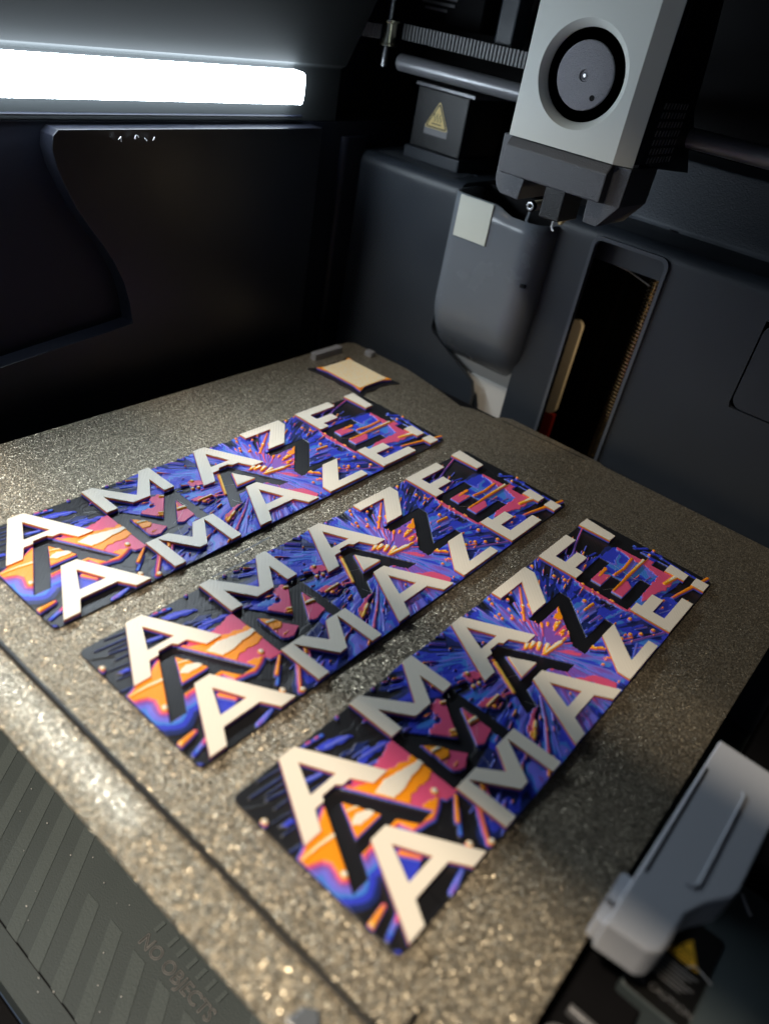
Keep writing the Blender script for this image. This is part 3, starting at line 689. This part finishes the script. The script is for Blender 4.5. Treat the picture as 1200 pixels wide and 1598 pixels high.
t = empty('motor_housing', (-38, 270, 94)); tag(t, 'black boxy motor housing below the rod with a small yellow heat warning', 'motor housing')
box('body', -15.5, 16, 0, 34, 6, 33.4, M_housing, t, .6); box('top_flange', -16.5, 19.5, -1.2, 34, 33.5, 35.2, M_rod, t, .3)
box('foot_flange', -17, 18, -2, 34, 0.2, 5.9, M_panel, t, .5)
MS = Matrix.Translation(Vector((-.6, -.06, 20.5))) @ Matrix.Rotation(math.radians(90), 4, 'X')
sticker(t, MS, M_yellow_pale, 1.52)
box('grey_label', -7.8, 6.6, -.12, -.02, 13.2, 17.4, M_greylabel, t, .05)
o = MB().lathe((-56, 255, 136.3), [(0, 0), (3.2, 0), (3.75, .6), (3.75, 318), (0, 318)], 'x', 32).build('gantry_rod', M_rod, None, 0, True); tag(o, 'thick dull grey rod running sideways behind the print head', 'rod')
t = empty('drive_belt', (-30, 268, 148)); tag(t, 'toothed grey drive belt stretched above the rod towards the print head', 'belt')
box('belt_strip', -37, 60, .8, 1.8, -3.4, 3.4, M_dark, t, .1)
p = MB()
for k in range(48): p.box(-37+k*2.0, -37+k*2.0+1.15, -.2, .8, -3.3, 3.3)
o = p.build('tooth', M_belt, t); o['kind'] = 'stuff'
t = empty('belt_pulley', (-71.5, 262, 141)); tag(t, 'shiny metal belt pulley beside the toothed belt', 'pulley')
MB().lathe((0, 0, 0), [(0, 0), (5.2, 0), (5.2, .8), (4.2, 1.2), (4.2, 9.6), (5.2, 10), (5.2, 10.8), (0, 10.8)], 'z', 36).build('drum', M_brass, t, 0, True)
MB().cyl((0, 0, -9), 1.6, 30, 'z', 16).build('axle', M_steel, t, 0, True)
o = box('upright_post', -17, -7.6, 272, 284, 149.5, 240, M_panel, None, .8); tag(o, 'dark upright post rising behind the belt left of the print head', 'post')
t = empty('cover_box', (-60, 290, 155)); tag(t, 'black cover box with faint small print above the belt', 'cover')
box('body', -25, 22, 0, 26, -2, 80, M_dark, t, .8)
for k, (a, b) in enumerate(((-15, 6), (-17, 5), (-16, 1))):
    box('small_print', a+1.5*k, b, -.08, -.02, 9-k*2.6, 10.2-k*2.6, M_white_print, t, 0)
MB().cyl((-27, 296, 152), 4.6, 60, 'z', 24).build('idler_shaft', M_steel, None, 0, True)
tag(bpy.data.objects['idler_shaft'], 'dim metal shaft standing behind the belt', 'shaft')
t = empty('side_belt', (-66, 190, 147)); tag(t, 'dim toothed belt running along the top of the left wall', 'belt')
box('belt_strip', -1.2, 0, -60, 62, -3, 3, M_dark, t, .1)
p = MB()
for k in range(60): p.box(0, .8, -60+k*2.0, -60+k*2.0+1.1, -2.9, 2.9)
o = p.build('tooth', M_belt, t); o['kind'] = 'stuff'

# ------------------------------------------------------------------ print head
t = empty('print_head', (65, 205, 105)); tag(t, 'light grey print head with round fan and dark lower nose', 'print head')
hx = lambda a, b, c: (a-65, c-205, b-105)
FX, FZ = 65.0, 151.0
circ = lambda r, n=56: [(FX+r*math.cos(2*math.pi*k/n), FZ+r*math.sin(2*math.pi*k/n)) for k in range(n)]
p = MB()
p.prism([(41.6, 126.6), (86, 126.6), (86, 205), (41.6, 205)], 205, 206, hx, [circ(17.4)])
for (xa, ya, xb, yb) in ((38.6, 211, 41.6, 205), (38.6, 240, 38.6, 211), (86, 205, 92.2, 209), (92.2, 209, 92.2, 214)):
    p.add([hx(xa, 126.6, ya), hx(xb, 126.6, yb), hx(xb, 205, yb), hx(xa, 205, ya)], [(0, 1, 2, 3)])
p.add([hx(38.6, 126.6, 211), hx(41.6, 126.6, 205), hx(86, 126.6, 205), hx(92.2, 126.6, 209), hx(92.2, 126.6, 214), hx(38.6, 126.6, 240)], [(0, 1, 2, 3, 4, 5)])
p.build('shell', M_shell, t, .0, False)
MB().lathe((0, 0, FZ-105), [(17.4, 0.0), (17.0, .35), (15.0, 2.6), (14.9, 2.8), (14.9, 14)], 'y', 72).build('fan_surround', M_shell, t, 0, True)
MB().lathe((0, 0, FZ-105), [(14.85, 3.0), (14.75, 3.0), (14.75, 13.6), (14.85, 13.6)], 'y', 72).build('fan_shroud', M_void, t, 0, True)
MB().lathe((0, 0, FZ-105), [(15.2, 13.6), (0, 13.8)], 'y', 48).build('fan_housing', M_void, t)
MB().lathe((0, 0, FZ-105), [(0, 2.9), (1.0, 2.9), (1.1, 2.5), (1.8, 2.45), (2.0, 1.95), (10.2, 1.95), (10.9, 2.2), (11.1, 2.8)], 'y', 56).build('fan_hub', M_hub, t, 0, True)
MB().lathe((0, 0, FZ-105), [(11.05, 2.8), (11.05, 13.7)], 'y', 56).build('hub_side', M_void, t, 0, True)
MB().cyl((5.2, 1.85, FZ-105-6.2), 1.0, .3, 'y', 16).build('hub_hole', M_dark, t)
MB().lathe((0, 2.0, FZ-105), [(.0, -.1), (.55, -.1), (.6, .2)], 'y', 16).build('hub_screw', M_steel, t, 0, True)
for k in range(26):
    a = 2*math.pi*k/26
    ca, sa = math.cos(a), math.sin(a); ca2, sa2 = math.cos(a+.16), math.sin(a+.16)
    MB().add([(11*ca, 6.2, FZ-105+11*sa), (14.7*ca2, 5.6, FZ-105+14.7*sa2), (14.7*ca2+.2*sa2, 11, FZ-105+14.7*sa2-.2*ca2), (11*ca+.2*sa, 11, FZ-105+11*sa-.2*ca)], [(0, 1, 2, 3)]).build('fan_blade', M_blade, t)
# lower frame with two feet
p = MB(); p.prism([(38.0, 126.4), (38.4, 110), (39.5, 107.2), (42, 105), (50.5, 104.6), (51.6, 113.2), (79.4, 113.6), (80, 104.6), (86, 104.4), (92.5, 113), (92.8, 126.4)], 207.4, 232, hx); p.build('lower_frame', M_nose, t, .35, False, 2, 30)
MB().prism([(207.6, 126.4), (205.2, 126.4), (202.4, 123.4), (202.6, 113.4), (207.6, 112.8)], 42.6-65, 86.2-65, lambda a, b, c: (c, a-205, b-105)).build('nose', M_nose, t, .5, False)
MB().prism([(209, 127.5), (209, 205), (234, 205), (246, 165), (250, 146), (256, 140), (258, 133), (268, 122.5), (226, 126), (222, 127.5)], 86.2-65, 92.4-65, lambda a, b, c: (c, a-205, b-105)).build('side_body', M_wall, t, .6)
MB().prism([(221, 127.5), (221, 205), (233, 205), (245, 165), (249, 146), (255, 140), (257, 133), (262, 123.5), (226, 126.5)], 40-65, 86.1-65, lambda a, b, c: (c, a-205, b-105)).build('rear_body', M_dark, t, .6)
MB().prism([(218, 126), (226, 126.2), (235, 121), (237, 115), (218, 114)], 56-65, 91-65, lambda a, b, c: (c, a-205, b-105)).build('hot_end_block', M_dark, t, .6)
p = MB()
for r_ in range(7):
    for c_ in range(8):
        y = 219+c_*3.0; z = 147-r_*3.0
        p.prism([(y, z-1.0), (y+.55, z-1.0), (y+1.0, z+1.0), (y+.45, z+1.0)], 92.4-65, 92.75-65, lambda a, b, c: (c, a-205, b-105))
o = p.build('vent_slot', M_greylabel, t); o['kind'] = 'stuff'  # pale grey puts the glimmer of the slot edges into the colour
MB().prism([(213, 168), (227, 169), (229, 205), (213, 205)], 92.3-65, 92.8-65, lambda a, b, c: (c, a-205, b-105)).build('upper_slot', M_black_print, t)
box('heater_block', -5.5, 3.5, 6, 22, -4.5, 8.4, M_housing, t, .5)
MB().lathe((-1, 18, -7.5), [(0, 0), (.9, 0), (2.6, 2.6), (3.2, 2.8), (3.2, 7.5), (0, 7.5)], 'z', 20).build('nozzle', M_brass, t, 0, True)

# ------------------------------------------------------------------ grey bracket at the right edge of the bed
t = empty('bed_bracket', (216, 60, 10)); tag(t, 'pale grey plastic bracket standing over the right edge of the build plate', 'bracket')
bm_ = lambda a, b, c: (a-216, b-60, c-10)
top = [(210.4, 27), (219.8, 28), (221.6, 29.6), (222.2, 32), (222.6, 42), (224.4, 46), (228.2, 51.5), (229.4, 56), (229.6, 78), (229.6, 95), (211, 95.6)]
MB().prism(top, 8, 18, bm_).build('cover', M_bracket, t, .8, False, 3, 25)
MB().prism([(211.6, 44), (212.3, 44), (212.3, 83), (211.6, 83)], 17.6, 18.06, bm_).build('long_groove', M_black_print, t)
MB().tube([bm_(221.2, 82.6, 18.0), bm_(222, 81.5, 18.0), bm_(222, 50, 18.0), bm_(221.2, 48.2, 18.0), bm_(219.6, 47.8, 18.0)], .42, 8).build('raised_rib', M_bracket, t, 0, True)
MB().prism(rrect(208.0, 212.5, 29.5, 44, 1.2), 7, 13.5, bm_).build('clamp_tongue', M_bracket, t, .8, True)
box('clamp_screw', 208.4-216, 211-216, 34-60, 35.2-60, 13.4-10, 14.4-10, M_steel, t, .3)
box('base', 212-216, 221-216, 66-60, 94-60, -7.5-10, 8-10, M_dark, t, .8)
t = empty('bed_carrier', (218, 16, -12)); tag(t, 'dark carrier arm with steel screw under the right front edge of the build plate', 'carrier')
box('arm', -9, 8, -30, 26, -6, 0, M_dark, t, .8)
MB().lathe((-3, 0, 0), [(0, 3.2), (1.6, 3.2), (2.6, 2.4), (2.7, .2)], 'z', 20).build('screw', M_steel, t, 0, True)
MB().lathe((-3, 0, 0), [(3.0, .1), (4.3, .1), (4.3, .9), (3.0, .9)], 'z', 20).build('washer', M_rod, t, 0, True)
box('stiffening_bar', -5, 6, 7, 8.6, 0.1, 3, M_rod, t, .4)
box('spring_clip', 4, 5.2, -2, 7, .1, 2.4, M_rod, t, .4)
# right ledge with warning sticker
o = box('side_ledge', 219, 262, 36, 82.6, -30, -8.1, M_floor, None, 1.0); tag(o, kind=st)
o = box('side_ledge_rear', 219, 262, 83.4, 250, -30, -8.4, M_dark, None, 1.0); tag(o, kind=st)
t = empty('warning_sticker', (228, 46.5, -8.0)); tag(t, 'black caution sticker with orange heat triangle on the ledge below the grey bracket', 'sticker')
MB().prism(rrect(-8.4, 6.6, -10.2, 16.4, 1.2), 0, .08, XY).build('backing', M_black_print, t)
sticker(t, Matrix.Translation(Vector((.3, 6.6, .08))), M_yellow, .86)
for k in range(6):
    MB().box(-4.6, 4.8-(k % 3)*1.1, 2.4-k*1.05-.22, 2.4-k*1.05+.16, .08, .12).build('small_print', M_white_print, t)
text_mesh('caution_text', 'CAUTION', 2.3, Matrix.Translation(Vector((-3.6, -7.0, .13))*S), M_white_print, t, .03)
MB().prism([(-7.4, -7.2), (-4.4, -7.2), (-5.9, -4.5)], .08, .14, XY, [[(-6.9, -6.9), (-4.9, -6.9), (-5.9, -5.1)]]).build('caution_triangle', M_white_print, t)
o = MB().tube([(233.6, 78.6, -7.6), (234.6, 76.6, -7.0), (236, 75, -7.1), (237.2, 74.4, -7.6)], .35, 6).build('filament_scrap', M_hair, None, 0, True); tag(o, 'short white scrap of filament on the ledge right of the grey bracket', 'filament scrap')
o = MB().tube([(229.5, 50, -7.5), (231, 51.5, -7.3), (233, 51, -7.3), (235.5, 50.4, -7.5)], .12, 5).build('hair_strand', M_hair, None, 0, True); tag(o, 'thin hair-like strand lying across the orange heat triangle', 'strand')
# dust and scraps on the wall ledge
t = empty('ledge_scraps', (-63, 110, 104.2)); tag(t, 'tiny white filament crumbs clinging below the ledge under the light bar', 'crumbs')
mb = MB(); rr = random.Random(9)
for k in range(5):
    y = rr.uniform(-9, 10); mb.tube([(1.4, y, rr.uniform(-2.4, 0)), (1.6, y+rr.uniform(.2, 1.2), rr.uniform(-2.4, 0)), (1.4, y+rr.uniform(.6, 1.8), rr.uniform(-2.6, -.6))], .16, 5)
o = mb.build('crumb', M_hair, t); o['kind'] = 'stuff'
mb = MB()
for k in range(26):
    x, y = rr.uniform(20, 130), rr.uniform(-40, 0); s_ = rr.uniform(.1, .32); mb.box(x, x+s_*rr.uniform(1, 3), y, y+s_, -100.6, -100.3)
o = mb.build('floor_dust', M_hair); tag(o, 'pale specks of dust on the striped floor', 'dust', kind='stuff')
